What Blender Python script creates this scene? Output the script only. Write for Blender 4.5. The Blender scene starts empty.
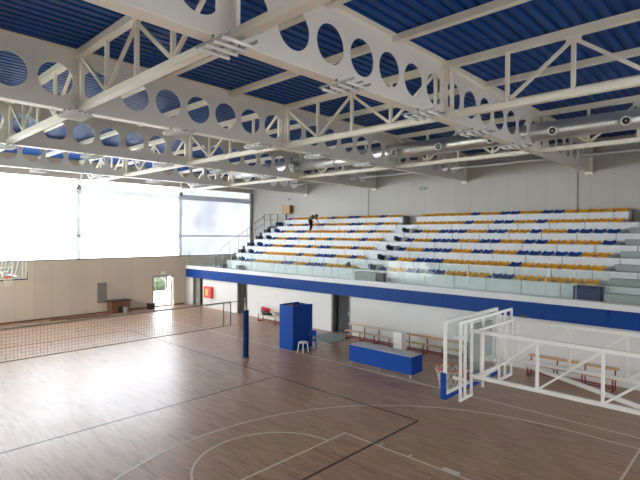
import bpy, bmesh, math, random
from mathutils import Vector, Matrix, Quaternion
random.seed(7)
PI = math.pi
sc = bpy.context.scene
C = sc.collection

# ------------------------------------------------------------------ camera
cd = bpy.data.cameras.new('camera'); cam = bpy.data.objects.new('camera', cd); C.objects.link(cam)
F = 479.5
def _v(x, y): return Vector((x - 320, -(y - 240), -F)).normalized()
ax = -_v(-185, 232); ay = _v(775, 237); ay = (ay - ay.dot(ax) * ax).normalized(); az = ax.cross(ay)
cam.matrix_world = Matrix.Translation((0, 0, 5.2)) @ Matrix((ax, ay, az)).to_4x4()
cd.sensor_width = 36; cd.lens = F / 640 * 36; cd.clip_end = 500
sc.camera = cam

# ------------------------------------------------------------------ world, light, exposure
w = bpy.data.worlds.new('overcast_sky'); sc.world = w; w.use_nodes = True
nt = w.node_tree; N = nt.nodes; N.clear()
wo = N.new('ShaderNodeOutputWorld'); bg = N.new('ShaderNodeBackground')
tc = N.new('ShaderNodeTexCoord'); nz = N.new('ShaderNodeTexNoise'); nz.inputs['Scale'].default_value = 2.6; nz.inputs['Detail'].default_value = 4
cr = N.new('ShaderNodeValToRGB'); cr.color_ramp.elements[0].position = .35; cr.color_ramp.elements[0].color = (.80, .87, .97, 1)
cr.color_ramp.elements[1].position = .62; cr.color_ramp.elements[1].color = (1, .97, .92, 1)
nt.links.new(tc.outputs['Generated'], nz.inputs['Vector']); nt.links.new(nz.outputs['Fac'], cr.inputs['Fac'])
nt.links.new(cr.outputs['Color'], bg.inputs['Color']); bg.inputs['Strength'].default_value = 5.0
nt.links.new(bg.outputs[0], wo.inputs[0])
def portal(name, loc, rot, sx, sy):
    l = bpy.data.lights.new(name, 'AREA'); l.shape = 'RECTANGLE'; l.size = sx; l.size_y = sy
    l.cycles.is_portal = True
    o = bpy.data.objects.new(name, l); C.objects.link(o); o.location = loc; o.rotation_euler = rot
portal('portal_end_window', (-31.7, 10.2, 6.1), (0, -PI/2, 0), 5.1, 30.4)
portal('portal_front_window', (-14, -4.95, 1.6), (PI/2, 0, 0), 34, 2.3)
portal('portal_upper_fill', (-23, -4.95, 6.1), (PI/2, 0, 0), 16, 4.4)  # serves the added upper glazing behind the viewer
portal('portal_right_window', (4.95, 6.5, 6.1), (0, PI/2, 0), 5.1, 23)
sc.view_settings.view_transform = 'Standard'; sc.view_settings.look = 'None'
sc.view_settings.gamma = 1; sc.view_settings.use_curve_mapping = False
sc.view_settings.exposure = 1.5
cy = sc.cycles
cy.max_bounces = 10; cy.diffuse_bounces = 7; cy.glossy_bounces = 4; cy.transmission_bounces = 6; cy.transparent_max_bounces = 24
cy.use_denoising = True; cy.caustics_reflective = False; cy.caustics_refractive = False
cy.sample_clamp_indirect = 12

# ------------------------------------------------------------------ materials
def mat(name, col, rough=.5, metal=0, spec=.5, coat=0, noise=0, nscale=6, bump=0):
    m = bpy.data.materials.new(name); m.use_nodes = True
    nt = m.node_tree; b = nt.nodes['Principled BSDF']
    b.inputs['Roughness'].default_value = rough; b.inputs['Metallic'].default_value = metal
    b.inputs['Specular IOR Level'].default_value = spec; b.inputs['Coat Weight'].default_value = coat
    b.inputs['Base Color'].default_value = (*col, 1)
    if noise or bump:
        t = nt.nodes.new('ShaderNodeTexCoord'); n = nt.nodes.new('ShaderNodeTexNoise')
        n.inputs['Scale'].default_value = nscale; n.inputs['Detail'].default_value = 5
        nt.links.new(t.outputs['Object'], n.inputs['Vector'])
        if noise:
            r = nt.nodes.new('ShaderNodeValToRGB')
            r.color_ramp.elements[0].position = .3; r.color_ramp.elements[1].position = .7
            r.color_ramp.elements[0].color = (*[c * (1 - noise) for c in col], 1)
            r.color_ramp.elements[1].color = (*[min(1, c * (1 + noise)) for c in col], 1)
            nt.links.new(n.outputs['Fac'], r.inputs['Fac']); nt.links.new(r.outputs['Color'], b.inputs['Base Color'])
        if bump:
            bp = nt.nodes.new('ShaderNodeBump'); bp.inputs['Strength'].default_value = bump; bp.inputs['Distance'].default_value = .02
            nt.links.new(n.outputs['Fac'], bp.inputs['Height']); nt.links.new(bp.outputs['Normal'], b.inputs['Normal'])
    return m
def panel_mat(name, col, axis, pitch=1.0, off=0.0, rough=.45, dark=.84):
    """sheet cladding with narrow vertical seams every pitch metres"""
    m = mat(name, col, rough, spec=.3); nt = m.node_tree; b = nt.nodes['Principled BSDF']
    t = nt.nodes.new('ShaderNodeTexCoord'); s = nt.nodes.new('ShaderNodeSeparateXYZ')
    nt.links.new(t.outputs['Object'], s.inputs[0])
    a = nt.nodes.new('ShaderNodeMath'); a.operation = 'ADD'; a.inputs[1].default_value = 1000 * pitch + off
    nt.links.new(s.outputs[axis], a.inputs[0])
    d = nt.nodes.new('ShaderNodeMath'); d.operation = 'DIVIDE'; d.inputs[1].default_value = pitch; nt.links.new(a.outputs[0], d.inputs[0])
    f = nt.nodes.new('ShaderNodeMath'); f.operation = 'FRACT'; nt.links.new(d.outputs[0], f.inputs[0])
    g = nt.nodes.new('ShaderNodeMath'); g.operation = 'LESS_THAN'; g.inputs[1].default_value = .03 / pitch; nt.links.new(f.outputs[0], g.inputs[0])
    fl = nt.nodes.new('ShaderNodeMath'); fl.operation = 'FLOOR'; nt.links.new(d.outputs[0], fl.inputs[0])
    wn = nt.nodes.new('ShaderNodeTexWhiteNoise'); wn.noise_dimensions = '1D'; nt.links.new(fl.outputs[0], wn.inputs['W'])
    mr = nt.nodes.new('ShaderNodeMapRange'); mr.inputs['To Min'].default_value = .94; mr.inputs['To Max'].default_value = 1.0
    nt.links.new(wn.outputs['Value'], mr.inputs['Value'])
    mx = nt.nodes.new('ShaderNodeMix'); mx.data_type = 'FLOAT'
    nt.links.new(g.outputs[0], mx.inputs[0]); nt.links.new(mr.outputs[0], mx.inputs[2]); mx.inputs[3].default_value = dark
    cm = nt.nodes.new('ShaderNodeVectorMath'); cm.operation = 'SCALE'; cm.inputs[0].default_value = col
    nt.links.new(mx.outputs[0], cm.inputs['Scale']); nt.links.new(cm.outputs[0], b.inputs['Base Color'])
    return m
def glass_mat(name, tint, refl=1.5, haze=0.0):
    m = bpy.data.materials.new(name); m.use_nodes = True; nt = m.node_tree; nt.nodes.clear()
    o = nt.nodes.new('ShaderNodeOutputMaterial'); t = nt.nodes.new('ShaderNodeBsdfTransparent'); t.inputs[0].default_value = (*tint, 1)
    g = nt.nodes.new('ShaderNodeBsdfGlossy'); g.inputs['Roughness'].default_value = .02
    fr = nt.nodes.new('ShaderNodeFresnel'); fr.inputs['IOR'].default_value = refl
    ge = nt.nodes.new('ShaderNodeNewGeometry'); iv = nt.nodes.new('ShaderNodeMath'); iv.operation = 'SUBTRACT'; iv.inputs[0].default_value = 1; nt.links.new(ge.outputs['Backfacing'], iv.inputs[1])
    fm = nt.nodes.new('ShaderNodeMath'); fm.operation = 'MULTIPLY'; nt.links.new(iv.outputs[0], fm.inputs[0]); nt.links.new(fr.outputs[0], fm.inputs[1])
    mx = nt.nodes.new('ShaderNodeMixShader'); nt.links.new(fm.outputs[0], mx.inputs[0])
    nt.links.new(t.outputs[0], mx.inputs[1]); nt.links.new(g.outputs[0], mx.inputs[2]); last = mx
    if haze:
        d = nt.nodes.new('ShaderNodeBsdfDiffuse'); d.inputs[0].default_value = (.8, .88, .85, 1)
        m2 = nt.nodes.new('ShaderNodeMixShader'); m2.inputs[0].default_value = haze
        nt.links.new(mx.outputs[0], m2.inputs[1]); nt.links.new(d.outputs[0], m2.inputs[2]); last = m2
    nt.links.new(last.outputs[0], o.inputs[0]); return m
def polycarbonate():
    m = bpy.data.materials.new('polycarbonate'); m.use_nodes = True; nt = m.node_tree; nt.nodes.clear()
    o = nt.nodes.new('ShaderNodeOutputMaterial'); t = nt.nodes.new('ShaderNodeBsdfTransparent'); t.inputs[0].default_value = (.9, .95, 1, 1)
    tr = nt.nodes.new('ShaderNodeBsdfTranslucent'); tr.inputs[0].default_value = (.93, .95, .97, 1)
    g = nt.nodes.new('ShaderNodeMixShader'); g.inputs[0].default_value = .68
    nt.links.new(t.outputs[0], g.inputs[1]); nt.links.new(tr.outputs[0], g.inputs[2]); nt.links.new(g.outputs[0], o.inputs[0])
    return m
def backlit(name, c, noise=0):
    m = bpy.data.materials.new(name); m.use_nodes = True; nt = m.node_tree; nt.nodes.clear()
    o = nt.nodes.new('ShaderNodeOutputMaterial'); tr = nt.nodes.new('ShaderNodeBsdfTranslucent'); tr.inputs[0].default_value = (*c, 1)
    d = nt.nodes.new('ShaderNodeBsdfDiffuse'); d.inputs[0].default_value = (.5, .52, .55, 1)
    if noise:
        t = nt.nodes.new('ShaderNodeTexCoord'); n = nt.nodes.new('ShaderNodeTexNoise'); n.inputs['Scale'].default_value = .45; n.inputs['Detail'].default_value = 3
        r = nt.nodes.new('ShaderNodeValToRGB'); r.color_ramp.elements[0].position = .35; r.color_ramp.elements[1].position = .65
        r.color_ramp.elements[0].color = (*[k * (1 - noise) for k in c], 1); r.color_ramp.elements[1].color = (*[k * (1 + noise) for k in c], 1)
        nt.links.new(t.outputs['Object'], n.inputs[0]); nt.links.new(n.outputs['Fac'], r.inputs[0]); nt.links.new(r.outputs[0], tr.inputs[0])
    a = nt.nodes.new('ShaderNodeAddShader'); nt.links.new(tr.outputs[0], a.inputs[0]); nt.links.new(d.outputs[0], a.inputs[1]); nt.links.new(a.outputs[0], o.inputs[0])
    return m
def parquet():
    m = mat('parquet', (.4, .25, .16), .25, spec=.46); nt = m.node_tree; b = nt.nodes['Principled BSDF']
    t = nt.nodes.new('ShaderNodeTexCoord'); s = nt.nodes.new('ShaderNodeSeparateXYZ'); nt.links.new(t.outputs['Object'], s.inputs[0])
    def M(op, a, bb=None, c=None):
        n = nt.nodes.new('ShaderNodeMath'); n.operation = op
        for k, v in enumerate((a, bb, c)):
            if v is None: continue
            if isinstance(v, (int, float)): n.inputs[k].default_value = v
            else: nt.links.new(v, n.inputs[k])
        return n.outputs[0]
    row = M('FLOOR', M('DIVIDE', s.outputs['Y'], .06))
    wn = nt.nodes.new('ShaderNodeTexWhiteNoise'); wn.noise_dimensions = '1D'; nt.links.new(row, wn.inputs['W'])
    xx = M('ADD', M('DIVIDE', s.outputs['X'], .55), M('MULTIPLY', wn.outputs['Value'], 7.3))
    col = M('FLOOR', xx)
    cb = nt.nodes.new('ShaderNodeCombineXYZ'); nt.links.new(row, cb.inputs[0]); nt.links.new(col, cb.inputs[1])
    w2 = nt.nodes.new('ShaderNodeTexWhiteNoise'); w2.noise_dimensions = '2D'; nt.links.new(cb.outputs[0], w2.inputs['Vector'])
    r = nt.nodes.new('ShaderNodeValToRGB'); e = r.color_ramp.elements
    e[0].position = 0; e[0].color = (.27, .145, .09, 1); e[1].position = 1; e[1].color = (.45, .28, .18, 1)
    for p, c in ((.06, (.32, .183, .113)), (.2, (.365, .217, .135)), (.7, (.41, .248, .157))):
        q = e.new(p); q.color = (*c, 1)
    nt.links.new(w2.outputs['Value'], r.inputs['Fac'])
    n = nt.nodes.new('ShaderNodeTexNoise'); n.inputs['Scale'].default_value = 1; mp = nt.nodes.new('ShaderNodeMapping')
    mp.inputs['Scale'].default_value = (2, 30, 1); nt.links.new(t.outputs['Object'], mp.inputs[0]); nt.links.new(mp.outputs[0], n.inputs['Vector'])
    mx = nt.nodes.new('ShaderNodeMix'); mx.data_type = 'RGBA'; mx.blend_type = 'MULTIPLY'; mx.inputs[0].default_value = .25
    nt.links.new(r.outputs['Color'], mx.inputs[6]); nt.links.new(n.outputs['Color'], mx.inputs[7])
    gr = nt.nodes.new('ShaderNodeRGBToBW'); nt.links.new(n.outputs['Color'], gr.inputs[0]); nt.links.new(gr.outputs[0], mx.inputs[7])
    nt.links.new(mx.outputs[2], b.inputs['Base Color'])
    n2 = nt.nodes.new('ShaderNodeTexNoise'); n2.inputs['Scale'].default_value = .9; n2.inputs['Detail'].default_value = 3
    nt.links.new(t.outputs['Object'], n2.inputs['Vector'])
    rr = nt.nodes.new('ShaderNodeMapRange'); rr.inputs['To Min'].default_value = .27; rr.inputs['To Max'].default_value = .38
    nt.links.new(n2.outputs['Fac'], rr.inputs['Value']); nt.links.new(rr.outputs[0], b.inputs['Roughness'])
    return m
M = dict(
    floor=parquet(),
    cream=mat('cream_painted_steel', (.86, .81, .69), .45, spec=.4),
    beamweb=mat('pale_grey_painted_steel', (.80, .77, .70), .5, spec=.35),
    blueroof=mat('blue_roof_sheet', (.009, .070, .28), .42, metal=0, spec=.13),
    wallback=panel_mat('pale_cladding', (.50, .475, .43), 'X', 1.0, .4),
    wallend=panel_mat('beige_cladding', (.66, .56, .43), 'Y', 1.0, .05),
    colmat=mat('plain_cladding', (.50, .475, .43), .5),
    plaster=mat('white_plaster', (.72, .70, .67), .8, spec=.2, noise=.02, nscale=2),
    fascia=mat('blue_fascia_panel', (.003, .048, .23), .45, spec=.2),
    coping=mat('white_coping', (.74, .73, .70), .5),
    riser=mat('white_riser', (.74, .75, .76), .45, noise=.06, nscale=3),
    tread=mat('grey_concrete', (.42, .42, .40), .8, noise=.08),
    step=mat('grey_green_step', (.34, .37, .36), .7),
    darkstep=mat('dark_step_edge', (.04, .04, .04), .6),
    joint=mat('dark_joint', (.10, .10, .10), .8),
    orange=mat('orange_seat_plastic', (.80, .38, .03), .35),
    blueseat=mat('blue_seat_plastic', (.012, .055, .26), .35),
    navy=mat('navy_stack_plastic', (.008, .02, .08), .4),
    silver=mat('galvanised_duct', (.66, .65, .63), .36, metal=.9, noise=.05, nscale=4),
    steel=mat('brushed_steel', (.45, .45, .45), .35, metal=.9),
    dsteel=mat('dark_grey_steel', (.10, .10, .105), .5),
    white=mat('white_powder_coat', (.84, .83, .79), .4),
    tube=mat('white_lamp_tube', (.85, .87, .84), .25),
    pad=mat('blue_vinyl_pad', (.005, .06, .33), .5, spec=.2),
    mirrorblue=mat('deep_blue_pad', (.005, .02, .11), .5, spec=.2),
    black=mat('black', (.012, .012, .013), .5),
    blackline=mat('black_court_paint', (.02, .018, .018), .35),
    whiteline=mat('white_court_paint', (.60, .53, .46), .35),
    wood=mat('bench_wood', (.52, .31, .15), .45, noise=.15, nscale=9),
    palewood=mat('pale_bench_wood', (.66, .50, .36), .45, noise=.1, nscale=9),
    brown=mat('brown_wood', (.19, .08, .04), .6, noise=.3, nscale=5),
    darkwood=mat('dark_brown_wood', (.045, .02, .014), .5),
    redmetal=mat('red_painted_metal', (.20, .012, .012), .4),
    red=mat('red_paint', (.62, .02, .02), .35),
    redcloth=mat('red_fabric', (.6, .015, .03), .9),
    yellow=mat('yellow_label', (.8, .5, .05), .5),
    green=mat('green_sign', (.02, .20, .11), .5),
    orangerim=mat('orange_rim', (.75, .10, .03), .4),
    netcord=mat('net_cord', (.17, .14, .12), .9),
    whitecord=mat('white_net_cord', (.75, .70, .62), .9),
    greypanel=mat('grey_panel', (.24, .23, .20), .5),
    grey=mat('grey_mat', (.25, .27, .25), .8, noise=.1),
    greybox=mat('grey_box', (.30, .33, .31), .6),
    tabletop=mat('pale_grey_table_top', (.50, .50, .50), .4),
    glass=glass_mat('balustrade_glass', (.955, .985, .97), 1.5, .02),
    boardglass=glass_mat('backboard_glass', (.93, .96, .95), 1.45, .04),
    tinted=glass_mat('tinted_pane', (.46, .46, .47), 1.45),
    pane=glass_mat('clear_pane', (.92, .95, .94), 1.45),
    poly=polycarbonate(), mullion=backlit('backlit_mullion', (.22, .22, .225)), band=backlit('frosted_band', (.24, .243, .248)), blind=backlit('pale_film', (.235, .238, .248), .15),
    skin=mat('skin', (.42, .24, .16), .6), hair=mat('dark_hair', (.02, .015, .01), .7),
    shirt=mat('khaki_shirt', (.17, .14, .09), .9), trousers=mat('black_trousers', (.012, .012, .015), .9),
    grass=mat('outdoor_grass', (.12, .22, .06), .9, noise=.3, nscale=.6), asphalt=mat('outdoor_paving', (.78, .76, .72), .9),
    hedge=mat('hedge_leaves', (.022, .035, .014), .8, noise=.5, nscale=2), render=mat('grey_render', (.04, .04, .04), .8),
    darkglass=mat('dark_window_glass', (.03, .035, .04), .1),
)

# ------------------------------------------------------------------ helpers
class MB:
    def __init__(s): s.v = []; s.f = []; s.m = []
    def add(s, vs, fs, mi=0):
        b = len(s.v); s.v += [tuple(v) for v in vs]; s.f += [tuple(b + i for i in f) for f in fs]; s.m += [mi] * len(fs); return s
    def box(s, x0, x1, y0, y1, z0, z1, mi=0):
        if x0 > x1: x0, x1 = x1, x0
        if y0 > y1: y0, y1 = y1, y0
        if z0 > z1: z0, z1 = z1, z0
        vs = [(x, y, z) for z in (z0, z1) for y in (y0, y1) for x in (x0, x1)]
        return s.add(vs, [(0, 2, 3, 1), (4, 5, 7, 6), (0, 1, 5, 4), (2, 6, 7, 3), (0, 4, 6, 2), (1, 3, 7, 5)], mi)
    def bar(s, p, q, a, b, up=(0, 0, 1), mi=0):
        """rectangular bar p-q, a wide (sideways), b deep (along up)"""
        p = Vector(p); q = Vector(q); d = (q - p).normalized(); u = Vector(up)
        if abs(d.dot(u)) > .98: u = Vector((0, 1, 0))
        sd = d.cross(u).normalized(); u = sd.cross(d)
        vs = [c + sd * (i * a / 2) + u * (j * b / 2) for c in (p, q) for i, j in ((-1, -1), (1, -1), (1, 1), (-1, 1))]
        return s.add(vs, [(3, 2, 1, 0), (4, 5, 6, 7), (0, 1, 5, 4), (1, 2, 6, 5), (2, 3, 7, 6), (3, 0, 4, 7)], mi)
    def tube(s, pts, r, n=8, mi=0, cap=True):
        pts = [Vector(p) for p in pts]; k = len(pts); vs = []; fs = []; u = None
        for i, p in enumerate(pts):
            d = (pts[min(i + 1, k - 1)] - pts[max(i - 1, 0)]).normalized()
            if u is None: u = d.orthogonal().normalized()
            else: u = (u - u.dot(d) * d).normalized()
            v = d.cross(u); rr = r[i] if isinstance(r, (list, tuple)) else r
            vs += [p + (u * math.cos(2 * PI * j / n) + v * math.sin(2 * PI * j / n)) * rr for j in range(n)]
        for i in range(k - 1):
            fs += [(i * n + j, i * n + (j + 1) % n, (i + 1) * n + (j + 1) % n, (i + 1) * n + j) for j in range(n)]
        if cap: fs += [tuple(reversed(range(n))), tuple(range((k - 1) * n, k * n))]
        return s.add(vs, fs, mi)
    def build(s, name, m, parent=None, bevel=0, smooth=False, origin=None):
        me = bpy.data.meshes.new(name)
        o0 = Vector(origin) if origin is not None else Vector((0, 0, 0))
        me.from_pydata([tuple(Vector(v) - o0) for v in s.v], [], s.f)
        for mm in (m if isinstance(m, (list, tuple)) else [m]): me.materials.append(M[mm] if isinstance(mm, str) else mm)
        for p, i in zip(me.polygons, s.m): p.material_index = i; p.use_smooth = smooth
        me.update()
        o = bpy.data.objects.new(name, me); C.objects.link(o); o.location = o0
        if parent:
            o.parent = parent
            o.location = o0 - (parent_world(parent)) if origin is not None else -parent_world(parent)
        if bevel:
            bv = o.modifiers.new('bevel', 'BEVEL'); bv.width = bevel; bv.segments = 2; bv.limit_method = 'ANGLE'
        return o
def parent_world(p):
    v = Vector((0, 0, 0))
    while p: v += p.location; p = p.parent
    return v
def struct(o): o['kind'] = 'structure'; return o
def tag(o, label, cat, group=None, kind=None):
    o['label'] = label; o['category'] = cat
    if group: o['group'] = group
    if kind: o['kind'] = kind
    return o
def thing(name, label, cat, loc=(0, 0, 0), group=None):
    o = bpy.data.objects.new(name, None); C.objects.link(o); o.location = loc; o.empty_display_size = .2
    return tag(o, label, cat, group)
def copy_tree(o, parent=None):
    c = o.copy(); C.objects.link(c)
    if parent: c.parent = parent
    for ch in [x for x in bpy.data.objects if x.parent == o]: copy_tree(ch, c)
    return c
def lines(mb, p, q, wd, z0=.0, z1=.004):
    p = Vector((*p, 0)); q = Vector((*q, 0)); d = (q - p).normalized(); n = Vector((-d.y, d.x, 0)) * wd / 2
    vs = [Vector((v.x, v.y, z)) for z in (z0, z1) for v in (p - n, q - n, q + n, p + n)]
    mb.add(vs, [(0, 3, 2, 1), (4, 5, 6, 7), (0, 1, 5, 4), (1, 2, 6, 5), (2, 3, 7, 6), (3, 0, 4, 7)])
def arc(mb, c, r, a0, a1, wd, n=48, z0=0, z1=.004):
    vs = []; fs = []
    for i in range(n + 1):
        a = a0 + (a1 - a0) * i / n
        for rr, z in ((r - wd/2, z0), (r - wd/2, z1), (r + wd/2, z1), (r + wd/2, z0)): vs.append((c[0] + rr * math.cos(a), c[1] + rr * math.sin(a), z))
        if i: b = (i - 1) * 4; fs += [(b + 1, b + 5, b + 6, b + 2), (b, b + 4, b + 5, b + 1), (b + 2, b + 6, b + 7, b + 3)]
    mb.add(vs, fs)
ORD = 'first second third fourth fifth sixth seventh eighth ninth tenth eleventh twelfth thirteenth fourteenth fifteenth sixteenth seventeenth eighteenth nineteenth twentieth twenty-first'.split()

XE, YW, YF = -31.9, 25.4, 19.1      # end wall, back wall, balcony face
XR, YN = 5.0, -5.0                  # wall at the right, wall behind the viewer
ZR = 9.8
# ------------------------------------------------------------------ room shell
fl = struct(MB().box(XE - .2, XR + .2, YN - .2, YF + .15, -.2, 0).build('floor', 'floor'))
wl = MB(); bl = MB()
YC, HB = 7.1, 7.5
for y in (YC - HB, YC + HB): lines(wl, (-30.3, y), (-2.33, y), .05)
for x in (-2.33,): lines(wl, (x, YC - HB), (x, YC + HB), .05)
for sgn, xb in ((-1, -2.33),):
    fx = xb + sgn * 5.8; hx = xb + sgn * 1.575
    for y in (YC - 2.45, YC + 2.45): lines(wl, (xb, y), (fx, y), .05)
    lines(wl, (fx, YC - 2.475), (fx, YC + 2.475), .05)
    a = (PI / 2, 3 * PI / 2) if sgn < 0 else (-PI / 2, PI / 2)
    arc(wl, (fx, YC), 1.8, *a, .05)
    arc(wl, (hx, YC), 6.75, *a, .05, 80)
    for y in (YC - 6.75, YC + 6.75): lines(wl, (xb, y), (hx, y), .05)
    for dx in (1.75, 3.85, 4.7):
        for s_ in (-1, 1): lines(wl, (xb + sgn * dx, YC + s_ * 2.45), (xb + sgn * dx, YC + s_ * 2.6), .05)
    for s_ in (-1, 1): lines(wl, (xb + sgn * 2.6, YC + s_ * 2.53), (xb + sgn * 3.0, YC + s_ * 2.53), .14, 0, .005)
for y in (2.6, 11.6): lines(bl, (-25.2, y), (-7.2, y), .05, 0, .006)
for x in (-25.2, -13.2, -7.2): lines(bl, (x, 2.6), (x, 11.6), .05, 0, .006)
wl.build('court_line', 'whiteline', fl)['label'] = 'white basketball court lines'
bl.build('court_line', 'blackline', fl)['label'] = 'black volleyball court lines'

# ceiling of trapezoidal blue sheet, ribs running across the hall
cb = MB(); pitch = .27; x = XE - .2; prof = []
while x < XR + .2:
    prof += [(x, ZR), (x + .15, ZR), (x + .17, ZR + .05), (x + .25, ZR + .05)]; x += pitch
vs = [(px_, y, z) for y in (YN - .2, YW + .2) for px_, z in prof]; n = len(prof)
cb.add(vs, [(i, i + 1, n + i + 1, n + i) for i in range(n - 1)])
struct(cb.build('ceiling', 'blueroof'))
struct(MB().box(XE - .4, XR + .4, YN - .4, YW + .4, ZR + .15, ZR + .3).build('trim_1', 'tread'))   # roof build-up above the sheet

# back wall behind the stand, side wall at right, wall behind viewer
struct(MB().box(XE - .2, XR + .2, YW, YW + .2, 0, ZR + .1).build('wall_back', 'wallback'))
m = MB(); m.box(XR, XR + .2, YN, YW, 0, 3.57).box(XR, XR + .2, YN, YW, 8.62, ZR + .1).box(XR, XR + .2, 18, YW, 3.57, 8.62)
struct(m.build('wall_right', 'wallback'))
m = MB()
for k in range(4): m.box(XR + .05, XR + .15, -2.6 + 6.9 * k - .08, -2.6 + 6.9 * k + .08, 3.57, 8.62)
m.box(XR + .05, XR + .15, YN, 18, 5.02, 5.1); wr = struct(m.build('window_4', 'greypanel'))
MB().box(XR + .18, XR + .19, YN, 18, 3.57, 8.62).build('pane', 'tinted', wr)
m = MB(); m.box(XE - .2, XR + .2, YN - .2, YN, 0, .45).box(XE - .2, XR + .2, YN - .2, YN, 2.75, 3.9).box(XE - .2, XR + .2, YN - .2, YN, 8.3, ZR + .1)
m.box(XE - .2, -31, YN - .2, YN, 3.9, 8.3).box(-15, XR + .2, YN - .2, YN, 3.9, 8.3)
m.box(XE - .2, -31, YN - .2, YN, .45, 2.75).box(3, XR + .2, YN - .2, YN, .45, 2.75)
struct(m.build('wall_front', 'plaster'))
m = MB()
for k in range(18): xx = -31 + k * 2; m.box(xx - .04, xx + .04, YN - .15, YN - .05, .45, 2.75)
m.box(-31, 3, YN - .15, YN - .05, .45, .53).box(-31, 3, YN - .15, YN - .05, 2.67, 2.75)
wf = struct(m.build('window_2', 'dsteel'))
MB().box(-31, 3, YN - .11, YN - .10, .5, 2.7).build('pane', 'pane', wf)
m = MB()
for k in range(5): xx = -31 + k * 4; m.box(xx - .06, xx + .06, YN - .15, YN - .05, 3.9, 8.3)
m.box(-31, -15, YN - .15, YN - .05, 6.05, 6.13); wu = struct(m.build('window_fill', 'greypanel'))  # unseen upper glazing, added to bring more daylight into the hall
MB().box(-31, -15, YN - .17, YN - .155, 3.9, 8.3).build('pane', 'pane', wu)
struct(MB().box(XE, XR, YN, -.9, 3.3, 3.6).build('floor_gallery', 'tread'))

# end wall: beige panels below, translucent glazing above, doorway at right
SILL, WT = 3.57, 8.62
D0, D1, DH = 16.5, 17.95, 2.12
m = MB(); m.box(XE - .2, XE, YN, D0, 0, SILL).box(XE - .2, XE, D1, YW, 0, SILL).box(XE - .2, XE, D0, D1, DH, SILL)
m.box(XE - .2, XE, YN, YW, WT, ZR + .1)
struct(m.build('wall_left', 'wallend'))
struct(MB().box(XE - .05, XE + .03, YN, YW, SILL - .04, SILL + .04).build('trim_2', 'greypanel'))
ycols = (-2.6, 4.5, 11.5, 18.65, 25.28)
m = MB()
for y in ycols: m.box(XE - .16, XE - .10, y - .13, y + .13, SILL, WT)
m.box(XE - .16, XE - .10, YN, YW, 5.0, 5.1)
wn = struct(m.build('window_1', 'mullion'))
MB().box(XE - .09, XE - .06, YN, YW, 7.74, 8.12).build('window_beam', 'band', wn)
for a, b_ in zip((YN,) + ycols[:-1], ycols):
    MB().box(XE - .22, XE - .20, a, b_, SILL, WT).build('pane', 'blind' if a > 18 else 'poly', wn)
m = MB()
for y in ycols[1:4]: m.box(XE - .05, XE + .03, y - .12, y + .12, 8.0, 8.3)
m.box(XE - .16, XE + .02, 25.18, 25.39, SILL, WT)
m.build('bracket', 'greypanel', wn)
struct(MB().box(XE - .02, XE + .02, 2.6, 18.9, 0, .08).build('baseboard_left', 'brown'))
# doorway frame and leaf
m = MB(); m.box(XE - .2, XE + .03, D0 - .08, D0, 0, DH + .08).box(XE - .2, XE + .03, D1, D1 + .08, 0, DH + .08).box(XE - .2, XE + .03, D0, D1, DH, DH + .08)
m.box(XE - .17, XE - .1, D0 + .98, D0 + 1.05, 0, DH)
dr = struct(m.build('door_1', 'greypanel'))
m = MB(); hy = D1; th = math.radians(20)
def dl(u, z0, z1, u1, t=.05):
    a = Vector((XE + .03 + u * math.cos(th), hy - u * math.sin(th), 0)); b = Vector((XE + .03 + u1 * math.cos(th), hy - u1 * math.sin(th), 0))
    m.bar((a.x, a.y, (z0 + z1) / 2), (b.x, b.y, (z0 + z1) / 2), t, z1 - z0)
dl(0, 0.02, 2.05, .08); dl(.37, .02, 2.05, .45); dl(.08, .02, .12, .37); dl(.08, 1.95, 2.05, .37)
leaf = m.build('door_leaf', 'white', dr)
m = MB(); dl(.08, .12, 1.95, .37, .01); m.build('pane', 'pane', leaf)
m = MB(); m.box(XE, XE + .05, 17.05, 17.4, 2.32, 2.5)
tag(m.build('exit_sign', 'white'), 'small white sign box above the open outside door', 'sign')
tag(MB().box(XE, XE + .07, 12.6, 13.2, .66, 1.98).build('wall_panel', 'greypanel'), 'tall grey rectangular panel on the beige end wall', 'panel')

# outdoors seen through the doorway, and in reflections
tag(MB().box(-75, -32.2, -40, 60, -.3, -.05).build('paved_yard', 'asphalt'), 'pale paved yard outside the open door', 'paving', kind='stuff')
tag(MB().box(-32, 20, -10.9, -5.3, -.3, -.05).build('bounce_paving', 'asphalt'), 'pale paving added outside the windows behind the viewer to bounce daylight', 'paving', kind='stuff')  # unseen pale ground, added to throw daylight up at the beams
tag(MB().box(-32, 20, -60, -11, -.3, -.05).build('lawn', 'grass'), 'green lawn outside the windows behind the viewer', 'lawn', kind='stuff')
def hedge(name, x0, x1, y0, y1, h, label):
    bm = bmesh.new(); rnd = random.Random(3)
    nx = max(2, int(abs(x1 - x0) * 1.5)); ny = max(2, int(abs(y1 - y0) * 1.5)); ca = max(nx, ny)
    for k in range(ca * 5):
        bmesh.ops.create_icosphere(bm, subdivisions=2, radius=rnd.uniform(.5, .9), matrix=Matrix.Translation((rnd.uniform(x0, x1), rnd.uniform(y0, y1), rnd.uniform(.3, h - .4))))
    for v in bm.verts: v.co += Vector((rnd.uniform(-.08, .08), rnd.uniform(-.08, .08), rnd.uniform(-.08, .08)))
    me = bpy.data.meshes.new(name); bm.to_mesh(me); bm.free(); me.materials.append(M['hedge'])
    o = bpy.data.objects.new(name, me); C.objects.link(o); tag(o, label, 'hedge')
hedge('hedge', -30, 4, -14, -12, 2.6, 'long green hedge outside the windows behind the viewer')
hedge('hedge', -42.6, -41.8, 18, 22.6, .9, 'low green hedge outside beyond the open door')
b = thing('outbuilding', 'grey outbuilding with dark windows seen outside through the open door', 'building', (-48, 18, -.05))
MB().box(-52, -44, 8, 24.3, -.05, 3.2).build('wall', 'render', b)
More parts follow.
